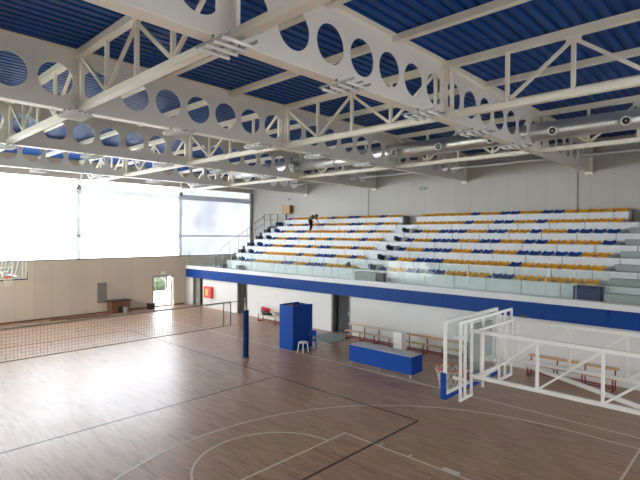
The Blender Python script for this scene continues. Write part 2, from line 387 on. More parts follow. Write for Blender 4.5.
for k in range(5): MB().box(-44.02, -43.93, 9.2 + 3.1 * k, 11.2 + 3.1 * k, .9, 2.2).build('window', 'darkglass', b)
MB().box(-52.3, -43.6, 7.7, 24.6, 3.2, 3.4).build('roof', 'dsteel', b)

# wall under the balcony with three doorways, dark rooms behind
m = MB(); segs = [(XE, -30.97), (-29.65, -25.6), (-24.55, -17.25), (-15.95, XR)]
for a, b_ in segs: m.box(a, b_, YF, YF + .25, 0, 2.63)
for a, b_ in ((-30.97, -29.65), (-25.6, -24.55), (-17.25, -15.95)): m.box(a, b_, YF, YF + .25, 2.06, 2.63)
struct(m.build('wall_balcony', 'plaster'))
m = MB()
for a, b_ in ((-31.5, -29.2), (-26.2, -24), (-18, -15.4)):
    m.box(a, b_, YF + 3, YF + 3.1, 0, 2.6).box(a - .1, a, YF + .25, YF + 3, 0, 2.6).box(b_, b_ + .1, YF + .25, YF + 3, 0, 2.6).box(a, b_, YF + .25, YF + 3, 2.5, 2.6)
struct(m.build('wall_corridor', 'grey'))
struct(MB().box(XE, XR, YF + .15, YW, -.2, 0).build('floor_corridor', 'tread'))
for k, (a, b_) in enumerate(((-30.97, -29.65), (-25.6, -24.55), (-17.25, -15.95))):
    m = MB()
    m.box(a, a + .1, YF - .03, YF + .28, 0, 2.06).box(b_ - .05, b_, YF - .03, YF + .28, 0, 2.06).box(a + .1, b_ - .05, YF - .03, YF + .28, 2.0, 2.06)
    d = struct(m.build('door_%d' % (k + 2), 'greypanel'))
    if k == 0: MB().box(a + .1, a + .75, YF + .12, YF + .17, .02, 2.0).build('door_leaf', 'greypanel', d)
    if k == 1: MB().bar((a + .12, YF + .3, 1), (a + .2, YF + 1.15, 1), .05, 1.98).build('door_leaf', 'greypanel', d)
    if k == 2:
        l = MB().box(a + .35, b_ - .05, YF + .16, YF + .2, .02, 2.0).build('door_leaf', 'darkglass', d)
        MB().box(b_ - .2, b_ - .15, YF + .1, YF + .16, .95, 1.15).build('handle', 'steel', l)

# ------------------------------------------------------------------ balcony and stepped stand
bal = thing('balcony', 'long blue-faced balcony with white coping running below the stand', 'balcony', (-15, YF, 2.0))
m = MB(); xs = [-31.75 + 2.12 * k for k in range(18)]; xs[-1] = XR - .02
for a, b_ in zip(xs[:-1], xs[1:]): m.box(a + .006, b_ - .006, YF - .12, YF - .002, 2.02, 2.64)
m.build('fascia', 'fascia', bal)
MB().box(-31.75, XR - .02, YF - .16, YF + .25, 2.64, 2.86).build('coping', 'coping', bal, bevel=.01)
MB().box(XE + .01, XR - .01, YF + .25, YF + .86, 2.7, 2.8).build('walkway', 'tread', bal)

TOPZ = 6.30; DZ = .487; DY = .8; Y0 = 24.75
def rowY(i): return Y0 - DY * i
def rowZ(i): return TOPZ - DZ * i
SX0, SX1 = -28.0, 4.5
struct(MB().box(XE + .01, -28.4, YF + .87, YW - .01, 2.7, 2.8).build('floor_landing', 'tread'))
st = thing('grandstand', 'stepped grandstand of white risers rising behind the glass balustrade', 'grandstand', (-15, 22, 2.8))
for i in range(7):
    z1 = rowZ(i); z0 = rowZ(i + 1) if i < 6 else 2.8; y = rowY(i)
    xl = SX0 if i > 0 else -27.2
    core = MB()
    if i == 0:
        for a, b_ in ((xl, -16.55), (-15.55, -4.7)): core.box(a, b_, y + .03, YW - .01, z0 - .06, z1)
    else: core.box(xl, SX1, y + .03, y + DY + .02, z0 - .06, z1)
    o = core.build('tread', 'tread', st)
    rp = MB(); a = xl + random.uniform(.3, 1.3); last = xl; rnd = random.Random(i)
    while last < SX1 - .01:
        b_ = min(a, SX1); rp.box(last + .02, b_ - .02, y, y + .028, z0 + (.0 if i < 6 else .02), z1 - .015)
        last = b_; a += 1.5 + (.0 if rnd.random() > .15 else .6)
    if i == 0:
        rp = MB()
        for lo, hi in ((xl, -16.55), (-15.55, -4.7)):
            a = lo
            while a < hi - .2: b_ = min(a + 2.05, hi); rp.box(a + .008, b_ - .008, y, y + .028, z0, z1 - .015); a = b_
        rp.box(-16.55, -16.45, y, YW - .02, z0, z1 + .05, 1); rp.box(-4.7, -4.6, y, YW - .02, z0, z1 + .05, 1)
        rp.build('riser', ['riser', 'greypanel'], st)
    else: rp.build('riser', 'riser', st)
# half steps in the three aisles
for (a, b_, mm_) in ((-28.28, -27.92, 'darkstep'), (-16.35, -15.1, 'riser'), (-4.45, -3.0, 'step')):
    for i in range(1, 7):
        zt = rowZ(i) - DZ / 2; zb = rowZ(i + 1) if i < 6 else 2.8
        s_ = MB(); s_.box(a, b_, rowY(i) - .4, rowY(i) - .002, zb, zt)
        if mm_ == 'darkstep': s_.box(a, SX0 - .01, rowY(i), rowY(i) + .42, zb, rowZ(i))
        s_.build('aisle_step', mm_, st, bevel=.008)
# solid sides below the stand
MB().box(SX0 + .01, SX0 + .1, YF + 1, YW - .01, 2.8, 3.2).build('side_panel', 'tread', st)

# ------------------------------------------------------------------ seats
def seat_mesh(m):
    prof = [(-.015, -.05), (-.02, -.02), (.0, .0), (.05, .004), (.11, -.01), (.18, -.018), (.25, -.012), (.30, .015), (.33, .06), (.34, .095), (.355, .10)]
    wid = [.17, .20, .22, .235, .24, .243, .243, .238, .225, .19, .15]
    nu = 11; vs = []; fs = []
    for (y, z), hw in zip(prof, wid):
        for j in range(nu):
            u = -1 + 2 * j / (nu - 1); vs.append((u * hw, y - .02 * u * u * (y > .3) * -1 - (.03 * u * u if y < .02 else 0) * -1, z + .045 * abs(u) ** 3 * (1 if .02 < y < .36 else .2)))
    for i in range(len(prof) - 1):
        for j in range(nu - 1): a = i * nu + j; fs.append((a, a + 1, a + nu + 1, a + nu))
    # under-shell and mounting foot
    k = len(vs); vs2 = [(x, y, z - .012) for x, y, z in vs]; fs2 = [tuple(k + q for q in reversed(f)) for f in fs]
    rim = [i for i in range(nu)] + [i * nu + nu - 1 for i in range(1, len(prof))] + [(len(prof) - 1) * nu + j for j in range(nu - 2, -1, -1)] + [i * nu for i in range(len(prof) - 2, 0, -1)]
    rf = [(rim[q], rim[(q + 1) % len(rim)], k + rim[(q + 1) % len(rim)], k + rim[q]) for q in range(len(rim))]
    mb = MB(); mb.add(vs + vs2, fs + fs2 + rf); mb.box(-.12, .12, .1, .26, -.055, .0)
    me = bpy.data.meshes.new('stadium_seat'); me.from_pydata(mb.v, [], mb.f); me.materials.append(M[m])
    for p in me.polygons: p.use_smooth = True
    me.update(); return me
SM = {'B': seat_mesh('blueseat'), 'O': seat_mesh('orange')}
CN = {'B': 'blue', 'O': 'orange'}
LEFT = {  # photo columns of the blue seats in the left block, read off row by row
    0: (290, 329, 349, 355, 381), 1: (284, 289, 305, 321, 348, 354, 375), 2: (279, 294, 300, 349, 369), 3: (271, 289, 295, 311, 328, 363),
    4: (263, 268, 284, 288, 304, 322, 328, 355), 5: (254, 259, 297, 316, 322, 329, 349), 6: (245, 250, 284, 289, 307, 314, 320)}
RIGHT = ['OOOOOOBOOBBOOBBOOOOO', 'OOOOOOBOOBBOOBOOOOOO', 'BOOBBBOOBBOOBOOBBBB', 'BOOBBBOOBBOOBBOOOOB', 'BOOBBBOOBBOOBBBBBOO', 'BOOBBBOOOOOOBOOOOOO', 'BOOBBBBOOOOBBOOOOOO']
Rm = Matrix((ax, ay, az))
def colx(X, Y, Z):   # which photo column a spot falls in; used only to read the colour lists above
    c = Rm.transposed() @ (Vector((X, Y, Z)) - Vector((0, 0, 5.2))); return 320 - F * c.x / c.z
ROWN = ['top row', 'second row from the top', 'third row from the top', 'middle row', 'third row from the bottom', 'second row from the bottom', 'bottom row']
def put_seat(c, X, i, k, block):
    o = bpy.data.objects.new('stadium_seat', SM[c]); C.objects.link(o); o.location = (X, rowY(i) + .03, rowZ(i) + .055)
    tag(o, '%s plastic seat, %s from the left, %s of the %s block' % (CN[c], ORD[k], ROWN[i], block), 'seat', 'stadium seats in the %s block' % block)
for i in range(7):
    x0 = -26.8 if i == 0 else -25.95; n_ = 19 if i == 0 else 18
    cols = [colx(x0 + .54 * k, rowY(i), rowZ(i)) for k in range(n_)]
    blue = {min(range(n_), key=lambda k: abs(cols[k] - b_)) for b_ in LEFT[i]}
    for k in range(n_): put_seat('B' if k in blue else 'O', x0 + .54 * k, i, k, 'left')
    s_ = RIGHT[i]; x1 = -4.98; x0 = x1 - .535 * (len(s_) - 1)
    for k, c in enumerate(s_): put_seat(c, x0 + .535 * k, i, k, 'right')
# stacks of loose shells standing at the row ends, waiting to be fixed
ENDROW = ['', 'highest', 'second highest', 'third highest', 'fourth highest', 'second lowest', 'lowest']
def stack(X, i, m, label, group):
    t = thing('seat_stack', label, 'seat stack', (X, rowY(i) + .08, rowZ(i)), group)
    for k in range(3):
        me = SM['B'].copy(); me.materials.clear(); me.materials.append(M[m])
        o = bpy.data.objects.new('seat_shell', me); C.objects.link(o); o.parent = t; o.location = (.17, .1 + .01 * k, .06 + .075 * k); o.rotation_euler = (0, 0, PI / 2); o.scale = (.75, .8, .8)
for i in range(2, 7):
    stack(-15.42 + .05 * (i > 3), i, 'navy' if i < 6 else 'blueseat', 'dark blue pile of loose seat shells by the centre aisle, %s' % ROWN[i], 'seat piles by the centre aisle')
for i in range(1, 7):
    stack(-26.5 if i > 1 else -27.2, i, 'blueseat', 'blue pile of loose seat shells by the left stairs, %s' % ROWN[i], 'seat piles at the left row ends')
tag(MB().box(-28.25 + .5, -27.35, 24.3, 24.7, rowZ(1), rowZ(1) + .32).build('crate', 'mirrorblue', origin=(-27.6, 24.5, rowZ(1))), 'small blue crate on the top landing beside the guard rail', 'crate')

# ------------------------------------------------------------------ glass balustrade
gb = thing('glass_balustrade', 'long frameless glass balustrade standing on the balcony coping', 'balustrade', (-15, YF, 2.86))
X = -31.5
for k in range(34):
    a = X + 1.05 * k; MB().box(a + .012, a + 1.038, YF + .0, YF + .014, 2.87, 3.92).build('glass_panel', 'glass', gb)
for k in range(34): a = X + 1.05 * k; MB().box(a - .008, a + .008, YF - .004, YF + .018, 2.87, 3.92).build('joint', 'steel', gb)
m = MB(); m.box(X, XR - .02, YF - .02, YF + .03, 2.86, 2.89); m.build('base_channel', 'steel', gb)

# stair rail and top guard rail
r = thing('stair_railing', 'thin steel handrail climbing the left edge of the stand', 'railing', (-28.4, 21, 3))
pts = [(-28.5, rowY(i) - .2, rowZ(i) - .24) for i in range(0, 7)]
pts = [(a, b_, c) for a, b_, c in pts]
MB().tube([(-28.5, rowY(6) - .55, 2.8), (-28.5, rowY(6) - .55, 3.62)], .028, 6).build('post', 'dsteel', r)
for p in pts[1:]: MB().tube([p, (p[0], p[1], p[2] + 1.0)], .02, 6).build('post', 'steel', r)
MB().tube([(p[0], p[1], p[2] + 1.0) for p in (pts[1], pts[6])] + [(-28.5, rowY(6) - .6, 3.6)], .022, 6).build('handrail', 'steel', r)
MB().tube([(p[0], p[1], p[2] + .5) for p in (pts[1], pts[6])], .012, 6).build('mid_rail', 'steel', r)
r = thing('guard_rail', 'square grey guard rail on the top landing by the back wall', 'railing', (-28.7, 24.6, 5.8))
MB().box(-29.8, -27.2, 23.95, YW - .01, 5.65, rowZ(1)).build('landing_slab', 'tread', r)
for xx in (-29.5, -28.7, -27.9): MB().box(xx - .02, xx + .02, 24.58, 24.62, rowZ(1), rowZ(1) + .95).build('post', 'dsteel', r)
for zz in (.93, .5): MB().box(-29.5, -27.9, 24.58, 24.62, rowZ(1) + zz, rowZ(1) + zz + .035).build('rail', 'dsteel', r)

# ------------------------------------------------------------------ roof steel
BX = [-6.45, -12.8, -19.15, -25.5, -.1]
ZB = 8.25
BN = ['nearest fully seen', 'second', 'third', 'fourth', 'last one at the right edge']
def cell(mb, x, yc, y0, y1, z0, z1, rad, t):
    zc = 8.98; ang = sorted(set([2 * PI * k / 32 for k in range(32)] + [math.atan2(z - zc, y - yc) % (2 * PI) for z in (z0, z1) for y in (y0, y1)]))
    n = len(ang); inn = []; out = []
    for a in ang:
        c, s = math.cos(a), math.sin(a); inn.append((yc + rad * c, zc + rad * s))
        ts = []
        if c > 1e-9: ts.append((y1 - yc) / c)
        if c < -1e-9: ts.append((y0 - yc) / c)
        if s > 1e-9: ts.append((z1 - zc) / s)
        if s < -1e-9: ts.append((z0 - zc) / s)
        q = min(ts); out.append((yc + q * c, zc + q * s))
    vs = [(x + d, *p) for d in (-t/2, t/2) for L in (inn, out) for p in L]
    fs = []
    for i in range(n):
        j = (i + 1) % n
        fs += [(i, n + i, n + j, j), (2*n + i, 2*n + j, 3*n + j, 3*n + i), (i, j, 2*n + j, 2*n + i)]
    mb.add(vs, fs)
for bx, nm in zip(BX, BN):
    lab = {'nearest fully seen': 'nearest deep pale beam pierced by round holes, crossing the top middle',
           'second': 'second pale beam with round holes, behind the nearest one',
           'third': 'third pale beam with round holes, low above the hall middle',
           'fourth': 'farthest pale beam with round holes, just before the window wall',
           'last one at the right edge': 'pale holed beam directly overhead at the right side'}[nm]
    t = thing('cellular_beam', lab, 'beam', (bx, 10, ZB), 'holed roof beams')
    web = MB(); ys = YN + .02
    cells = [k + .07 for k in range(-4, 25)]
    web.box(bx - .01, bx + .01, YN + .02, cells[0] - .5, ZB + .02, 9.76)
    for yc in cells: cell(web, bx, yc, yc - .5, yc + .5, ZB + .02, 9.76, .4, .02)
    web.box(bx - .01, bx + .01, cells[-1] + .5, YW - .12, ZB + .02, 9.76)
    web.build('web', 'beamweb', t)
    MB().box(bx - .15, bx + .15, YN + .02, YW - .1, ZB - .005, ZB + .02).build('flange', 'cream', t)
    MB().box(bx - .15, bx + .15, YN + .02, YW - .1, 9.76, 9.785).build('flange', 'cream', t)
    MB().box(bx - .16, bx + .16, YW - .12, YW - .08, ZB - .12, 9.785).build('end_plate', 'cream', t)
    for ty in (-2.35, 4.6, 11.55, 18.5):
        s_ = MB(); s_.box(bx - .12, bx + .12, ty - .01, ty + .01, ZB + .02, 9.76); s_.build('stiffener', 'cream', t)
for bx, tn in ((-6.99, 'trim_shade_3'), (-19.72, 'trim_shade_4')):   # dark strips painted in for the edge shadow of the wall columns
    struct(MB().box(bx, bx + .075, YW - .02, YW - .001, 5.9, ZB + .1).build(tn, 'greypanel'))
def ibeam(mb, x0, x1, y, z0, z1, fw, ft=.018, wt=.012):
    mb.box(x0, x1, y - fw/2, y + fw/2, z0, z1)
TY = [(-2.35, 'pale roof truss behind the viewer'), (4.6, 'nearest pale roof truss, crossing the upper left of the ceiling'),
      (11.55, 'middle pale roof truss with zigzag braces, crossing the upper right'), (18.5, 'pale roof truss right behind the silver air duct')]
bays = [-31.85, -25.5, -19.15, -12.8, -6.45, -.1, XR]
for ty, lab in TY:
    t = thing('roof_truss', lab, 'truss', (-13, ty, ZB), 'roof trusses')
    for a, b_ in zip(bays[:-1], bays[1:]):
        a2, b2 = a + .012, b_ - .012
        m = MB(); ibeam(m, a2, b2, ty, 8.275, 8.42, .18); m.build('bottom_chord', 'cream', t)
        m = MB(); ibeam(m, a2, b2, ty, 9.61, 9.785, .18); m.build('top_chord', 'cream', t)
        a, b_ = a + .24, b_ - .24; s_ = (b_ - a) / 4
        for k in range(5):
            MB().box(a + s_ * k - .045, a + s_ * k + .045, ty - .04, ty + .04, 8.42, 9.61).build('post', 'cream', t)
        for (p, q) in (((a + .06, 9.53), (a + s_ - .08, 8.5)), ((a + s_ + .08, 8.5), (a + 2 * s_ - .08, 9.5)), ((a + 2 * s_ + .08, 9.5), (a + 3 * s_ - .08, 8.5)), ((a + 3 * s_ + .08, 8.5), (b_ - .06, 9.53))):
            MB().bar((p[0], ty, p[1]), (q[0], ty, q[1]), .06, .08).build('brace', 'cream', t)
        for g in (2,): MB().box(a + g * s_ - .16, a + g * s_ + .16, ty - .008, ty + .008, 9.45, 9.61).build('gusset', 'cream', t)
PY = [(-.05, 'pale purlin beam overhead behind the nearest truss'), (2.3, 'pale purlin beam overhead in front of the nearest truss'), (6.92, 'pale purlin just beyond the nearest truss'), (9.23, 'pale purlin just before the middle truss'),
      (13.87, 'pale purlin just beyond the middle truss'), (16.2, 'pale purlin just before the silver duct'), (20.8, 'pale purlin beyond the silver duct'), (23.1, 'pale purlin nearest the back wall')]
for y, lab in PY:
    m = MB()
    for a, b_ in zip(bays[:-1], bays[1:]): ibeam(m, a + .012, b_ - .012, y, 9.63, 9.79, .16)
    tag(m.build('purlin', 'cream', origin=(-13, y, 9.5)), lab, 'purlin', 'roof purlins')

# air duct passing through the beam holes, with jet nozzles
dt = thing('air_duct', 'large silver round air duct with jet nozzles, running through the beam holes', 'duct', (-10, 18.07, 8.95))
DYc, DZc, DR = 18.07, 8.95, .33
o = MB().tube([(-24.2, DYc, DZc), (XR - .02, DYc, DZc)], DR, 28).build('pipe', 'silver', dt, smooth=False)
for p in o.data.polygons: p.use_smooth = len(p.vertices) == 4
m = MB(); x = -23.5
while x < XR: m.tube([(x - .02, DYc, DZc), (x + .02, DYc, DZc)], DR + .014, 28); x += 1.5
m.build('seam_ring', 'silver', dt)
for X in (-21, -18.78, -12.21, -10.03, -7.84, -5.63, -3.44, -1.2):
    c = Vector((X, DYc, DZc - .06)); d = Vector((0, -1, -.12)).normalized()
    n_ = MB().tube([c + d * .30, c + d * .50, c + d * .52], [.13, .15, .17], 18, cap=False); n_.tube([c + d * .52, c + d * .44], [.17, .12], 18, cap=False)
    nz_ = n_.build('nozzle', 'white', dt, smooth=True)
    u_ = d.orthogonal().normalized(); v_ = d.cross(u_)
    MB().tube([c + d * .53 + (u_ * math.cos(a) + v_ * math.sin(a)) * .135 for a in [2 * PI * k / 24 for k in range(25)]], .033, 8, cap=False).build('ring', 'white', nz_, smooth=True)
    MB().tube([c + d * .46, c + d * .515], [.10, .105], 16).build('core', 'black', nz_)
    MB().tube([c + d * .515, c + d * .54], [.04, .035], 12).build('hub', 'steel', nz_)
t = thing('air_duct', 'thin silver pipe running high along the back wall', 'pipe', (-15, 24.3, 8.9))
MB().tube([(-26, 24.3, 8.9), (XR - .02, 24.3, 8.9)], .085, 14).build('pipe', 'silver', t, smooth=True)
for k in range(10): xx = -25 + 3.05 * k; MB().box(xx - .02, xx + .02, 24.28, 24.32, 8.97, 9.8).build('hanger', 'steel', t)

# ceiling lights hanging below the beams: tray with white tubes
def ceiling_light(bx, y, label):
    t = thing('ceiling_light', label, 'ceiling light', (bx, y, 8.12), 'tube lights under the holed beams')
    for k in range(4):
        xx = bx - .33 + .22 * k
        MB().tube([(xx, y - .29, 8.11), (xx, y + .29, 8.11)], .032, 10).build('tube', 'tube', t, smooth=True)
    m = MB(); m.box(bx - .45, bx + .45, y - .27, y - .24, 8.15, 8.19).box(bx - .45, bx + .45, y + .24, y + .27, 8.15, 8.19).box(bx - .45, bx + .45, y - .03, y + .03, 8.15, 8.175)
    m.build('tray', 'steel', t)
    m = MB(); m.box(bx - .02, bx + .02, y - .26, y - .24, 8.18, ZB).box(bx - .02, bx + .02, y + .24, y + .26, 8.18, ZB); m.build('hanger', 'dsteel', t)
nb = {-6.45: 'nearest', -12.8: 'second', -19.15: 'third', -25.5: 'farthest'}
for bx in (-6.45, -12.8, -19.15, -25.5):
    for k, y in enumerate((4.45, 7.3, 10.25, 13.1, 16.0)):
        ceiling_light(bx + .18, y, 'tube light, %s from the left under the %s holed beam' % (ORD[k], nb[bx]))

# ------------------------------------------------------------------ wall fittings
t = thing('exit_sign', 'small green exit sign high on the back wall', 'sign', (-15.47, YW - .03, 8.0))
MB().box(-15.70, -15.26, YW - .04, YW - .005, 7.95, 8.11).build('plate', 'green', t)
m = MB(); m.bar((-15.62, YW - .045, 8.03), (-15.45, YW - .045, 8.03), .008, .03).bar((-15.45, YW - .045, 8.03), (-15.52, YW - .045, 8.08), .008, .02).bar((-15.45, YW - .045, 8.03), (-15.52, YW - .045, 7.98), .008, .02)
m.bar((-15.35, YW - .045, 7.97), (-15.30, YW - .045, 8.09), .008, .05); m.build('symbol', 'white', t)
t = thing('wall_box', 'orange-brown wooden box fixed high on the back wall', 'box', (-27.3, 25.3, 7.1))
MB().box(-27.8, -27.0, YW - .4, YW - .005, 6.80, 7.45).build('body', 'wood', t, bevel=.01)
MB().box(-26.99, -26.96, YW - .38, YW - .03, 6.82, 7.43).build('side_board', 'brown', t)
MB().box(-27.75, -27.70, YW - .1, YW - .01, 6.3, 6.8).build('cable_trunk', 'dsteel', t)
tag(MB().box(-27.5, -27.3, YW - .12, YW - .005, 7.85, 7.95).build('wall_speaker', 'grey'), 'tiny grey device high on the back wall near the corner', 'device')
t = thing('fire_cabinet', 'red fire hose cabinet with yellow label on the white wall', 'fire cabinet', (-28.8, YF, 1.1))
MB().box(-29.25, -28.35, YF - .2, YF - .001, .72, 1.52).build('body', 'red', t, bevel=.01)
MB().box(-29.05, -28.72, YF - .207, YF - .2, .88, 1.36).build('label', 'yellow', t)
MB().box(-28.45, -28.42, YF - .225, YF - .2, 1.05, 1.2).build('handle', 'dsteel', t)

# ------------------------------------------------------------------ volleyball net and posts
VX = -16.16
def post(y, label):
    t = thing('volleyball_post', label, 'post', (VX, y, 0), 'volleyball posts')
    MB().tube([(VX, y, 0), (VX, y, 2.52)], .045, 14).build('pole', 'steel', t, smooth=True)
    MB().tube([(VX, y, .03), (VX, y, 2.0)], .125, 16).build('pad', 'mirrorblue', t, smooth=False)
    MB().tube([(VX, y, 0), (VX, y, .03)], .16, 16).build('base', 'dsteel', t)
    MB().box(VX - .03, VX + .09, y - .04, y + .04, 1.25, 1.4).build('winch', 'dsteel', t)
post(12.5, 'blue padded volleyball post standing on the court'); post(1.7, 'padded volleyball post at the hidden left end of the net')
t = thing('volleyball_net', 'long fine-meshed volleyball net stretched across the court at left', 'net', (VX, 7, 1.5))
Ya, Yb, Za, Zb = 2.5, 11.72, 1.46, 2.42
m = MB(); r_ = .0025
y = Ya
while y <= Yb + .001: m.box(VX - r_, VX + r_, y - r_, y + r_, Za, Zb); y += .1
z = Za
while z <= Zb + .001: m.box(VX - r_, VX + r_, Ya, Yb, z - r_, z + r_); z += .1
o = m.build('mesh', 'netcord', t)
MB().box(VX - .006, VX + .006, Ya, Yb, Zb - .03, Zb + .02).build('top_band', 'grey', t)
MB().box(VX - .008, VX + .008, Ya, Yb, Za - .012, Za + .012).build('bottom_band', 'netcord', t)
MB().box(VX - .012, VX + .012, Yb - .02, Yb + .015, Za, Zb).build('side_band', 'dsteel', t)
MB().box(VX - .012, VX + .012, Yb - .36, Yb - .33, Za - .01, Zb + .02).build('antenna_sleeve', 'dsteel', t)
for z0 in (Za, Zb, 1.95): MB().tube([(VX, Yb, z0), (VX, 12.38, z0 - .02)], .008, 6).build('rope', 'netcord', t)
MB().tube([(VX, Ya, Zb), (VX, 1.82, Zb)], .008, 6).build('rope', 'netcord', t); MB().tube([(VX, Ya, Za), (VX, 1.82, Za)], .008, 6).build('rope', 'netcord', t)

# ------------------------------------------------------------------ basketball goals
def goal_board(bx, sgn, t, big=True, YC=YC):
    """backboard in the plane X=bx, rim on side sgn; returns nothing"""
    y0, y1, z0, z1 = YC - .9, YC + .9, 2.9, 3.95
    fr = MB(); fw = .055
    fr.box(bx - .016, bx + .016, y0, y0 + fw, z0 + fw, z1 + .03 - fw).box(bx - .016, bx + .016, y1 - fw, y1, z0 + fw, z1 + .03 - fw).box(bx - .016, bx + .016, y0, y1, z1 - fw + .03, z1 + .03).box(bx - .016, bx + .016, y0, y1, z0 + .006, z0 + fw)
    fr.build('frame', 'white', t)
    MB().box(bx - .007, bx + .007, y0 + fw, y1 - fw, z0 + fw, z1 - .03).build('board', 'boardglass', t)
    p = MB(); q = bx + sgn * .008
    for a in ((YC - .295, YC + .295, 3.05, 3.09), (YC - .295, YC + .295, 3.46, 3.5), (YC - .295, YC - .255, 3.09, 3.46), (YC + .255, YC + .295, 3.09, 3.46)): p.box(q, q + sgn * .003, a[0], a[1], a[2] + .03, a[3] + .03)
    p.build('target_square', 'white', t)
    pd = MB(); pd.box(bx - .045, bx + .045, y0 - .03, y1 + .03, z0 - .05, z0 + .005).box(bx - .045, bx + .045, y0 - .035, y0 - .001, z0 - .05, z0 + .33).box(bx - .045, bx + .045, y1 + .001, y1 + .035, z0 - .05, z0 + .33)
    pd.build('pad', 'pad' if big else 'mirrorblue', t, bevel=.01)
    rc = Vector((bx + sgn * (.15 + .225 + .03), YC, 3.05)); R0 = .225
    rim = MB(); rim.tube([rc + Vector((R0 * math.cos(a), R0 * math.sin(a), 0)) for a in [2 * PI * k / 32 for k in range(33)]], .012, 8, cap=False)
    rim.box(bx + sgn * .03, bx + sgn * .19, YC - .09, YC + .09, 3.035, 3.06).box(bx + sgn * .03, bx + sgn * .045, YC - .1, YC + .1, 2.95, 3.07)
    rm = rim.build('rim', 'orangerim', t)
    net = MB(); nn = 12; lv = 5
    def P(k, l): rr = R0 - .10 * (l / lv) ** .7; a = 2 * PI * (k + .5 * (l % 2)) / nn; return rc + Vector((rr * math.cos(a), rr * math.sin(a), -.01 - .085 * l))
    for k in range(nn):
        for l in range(lv):
            net.tube([P(k, l), P(k if l % 2 == 0 else k + 1, l + 1)], .006, 5, cap=False); net.tube([P(k, l), P(k - 1 if l % 2 == 0 else k, l + 1)], .006, 5, cap=False)
    net.build('net', 'whitecord', t)
gx = -3.42
t = thing('basketball_goal', 'near basketball goal on a white lattice bracket reaching in from the right', 'basketball goal', (gx, YC, 2.9), 'basketball goals')
goal_board(gx, -1, t)
# rear carrier frames behind the board
m = MB(); bx = gx + .2
for y in (6.30, 6.44, 6.64, 7.02, 7.62, 7.85, 8.1): m.box(bx - .015, bx + .015, y - .018, y + .018, 2.881, 3.939)
m.box(bx - .012, bx + .012, 6.28, 8.12, 3.94, 3.98).box(bx - .015, bx + .015, 6.28, 6.66, 2.84, 2.88).box(bx - .015, bx + .015, 7.6, 8.12, 2.84, 2.88)
m.box(gx + .03, bx, 6.4, 6.44, 3.1, 3.14).box(gx + .03, bx, 7.8, 7.84, 3.1, 3.14).box(gx + .03, bx, 6.4, 6.44, 3.7, 3.74).box(gx + .03, bx, 7.8, 7.84, 3.7, 3.74)
m.build('carrier_frame', 'white', t)
m = MB()
m.box(gx + .05, gx + .20, 6.9, 7.3, 2.98, 3.10).box(gx + .10, gx + .16, 6.75, 7.45, 3.30, 3.85).box(gx + .05, gx + .10, 7.0, 7.2, 3.10, 3.6)
m.build('mounting_plate', 'greybox', t)
for yy, nm in ((6.5, 'near'), (7.85, 'far')):
    xe = XR - .01
    for z in (3.83, 3.18): MB().bar((gx + .25, yy, z), (xe, yy, z), .05, .05).build('chord', 'white', t)
    xs_ = [-3.0 + .76 * k for k in range(11)]
    for k, xx in enumerate(xs_):
        if xx < xe: MB().bar((xx, yy, 3.2), (xx, yy, 3.81), .035, .035).build('post', 'white', t)
        if k < 10 and xs_[k + 1] < xe: MB().bar((xx + .02, yy, 3.2), (xs_[k + 1] - .02, yy, 3.80), .025, .025).build('brace', 'white', t)
for x in (-3.1, -.75, 1.6): MB().bar((x, 6.5, 3.18), (x, 7.85, 3.18), .035, .035).build('cross_bar', 'white', t); MB().bar((x, 6.5, 3.83), (x, 7.85, 3.83), .035, .035).build('cross_bar', 'white', t)
MB().bar((-2.85, 7.75, 3.16), (-.85, 6.6, 3.16), .05, .05).build('diagonal_bar', 'white', t)
MB().bar((-.7, 7.75, 3.16), (1.5, 6.6, 3.16), .05, .05).build('diagonal_bar', 'white', t)
MB().tube([(-3.0, 7.85, 3.9), (-2.86, 7.85, 3.9)], .02, 8).build('latch', 'dsteel', t)
gx2 = -27.4; Y2 = 6.45
t = thing('basketball_goal', 'far basketball goal hanging before the end wall at the left edge', 'basketball goal', (gx2, Y2, 2.9), 'basketball goals')
goal_board(gx2, 1, t, False, Y2)
m = MB()
for y in (Y2 - .8, Y2 - .3, Y2 + .3, Y2 + .76): m.box(gx2 - .25, gx2 - .21, y, y + .04, 2.94, 3.86)
m.box(gx2 - .25, gx2 - .21, Y2 - .8, Y2 + .8, 3.86, 3.9).box(gx2 - .25, gx2 - .21, Y2 - .8, Y2 + .8, 2.9, 2.94).box(gx2 - .2, gx2 - .03, Y2 - .12, Y2 + .12, 3.0, 3.3)
m.build('carrier_frame', 'white', t)
for yy in (Y2 - .6, Y2 + .6):
    for z in (3.8, 3.0): MB().bar((XE + .01, yy, z), (gx2 - .25, yy, z), .05, .05).build('chord', 'white', t)
    for k in range(6): a = XE + .1 + .7 * k; MB().bar((a, yy, 3.02), (a + .66, yy, 3.78), .03, .03).build('brace', 'white', t)

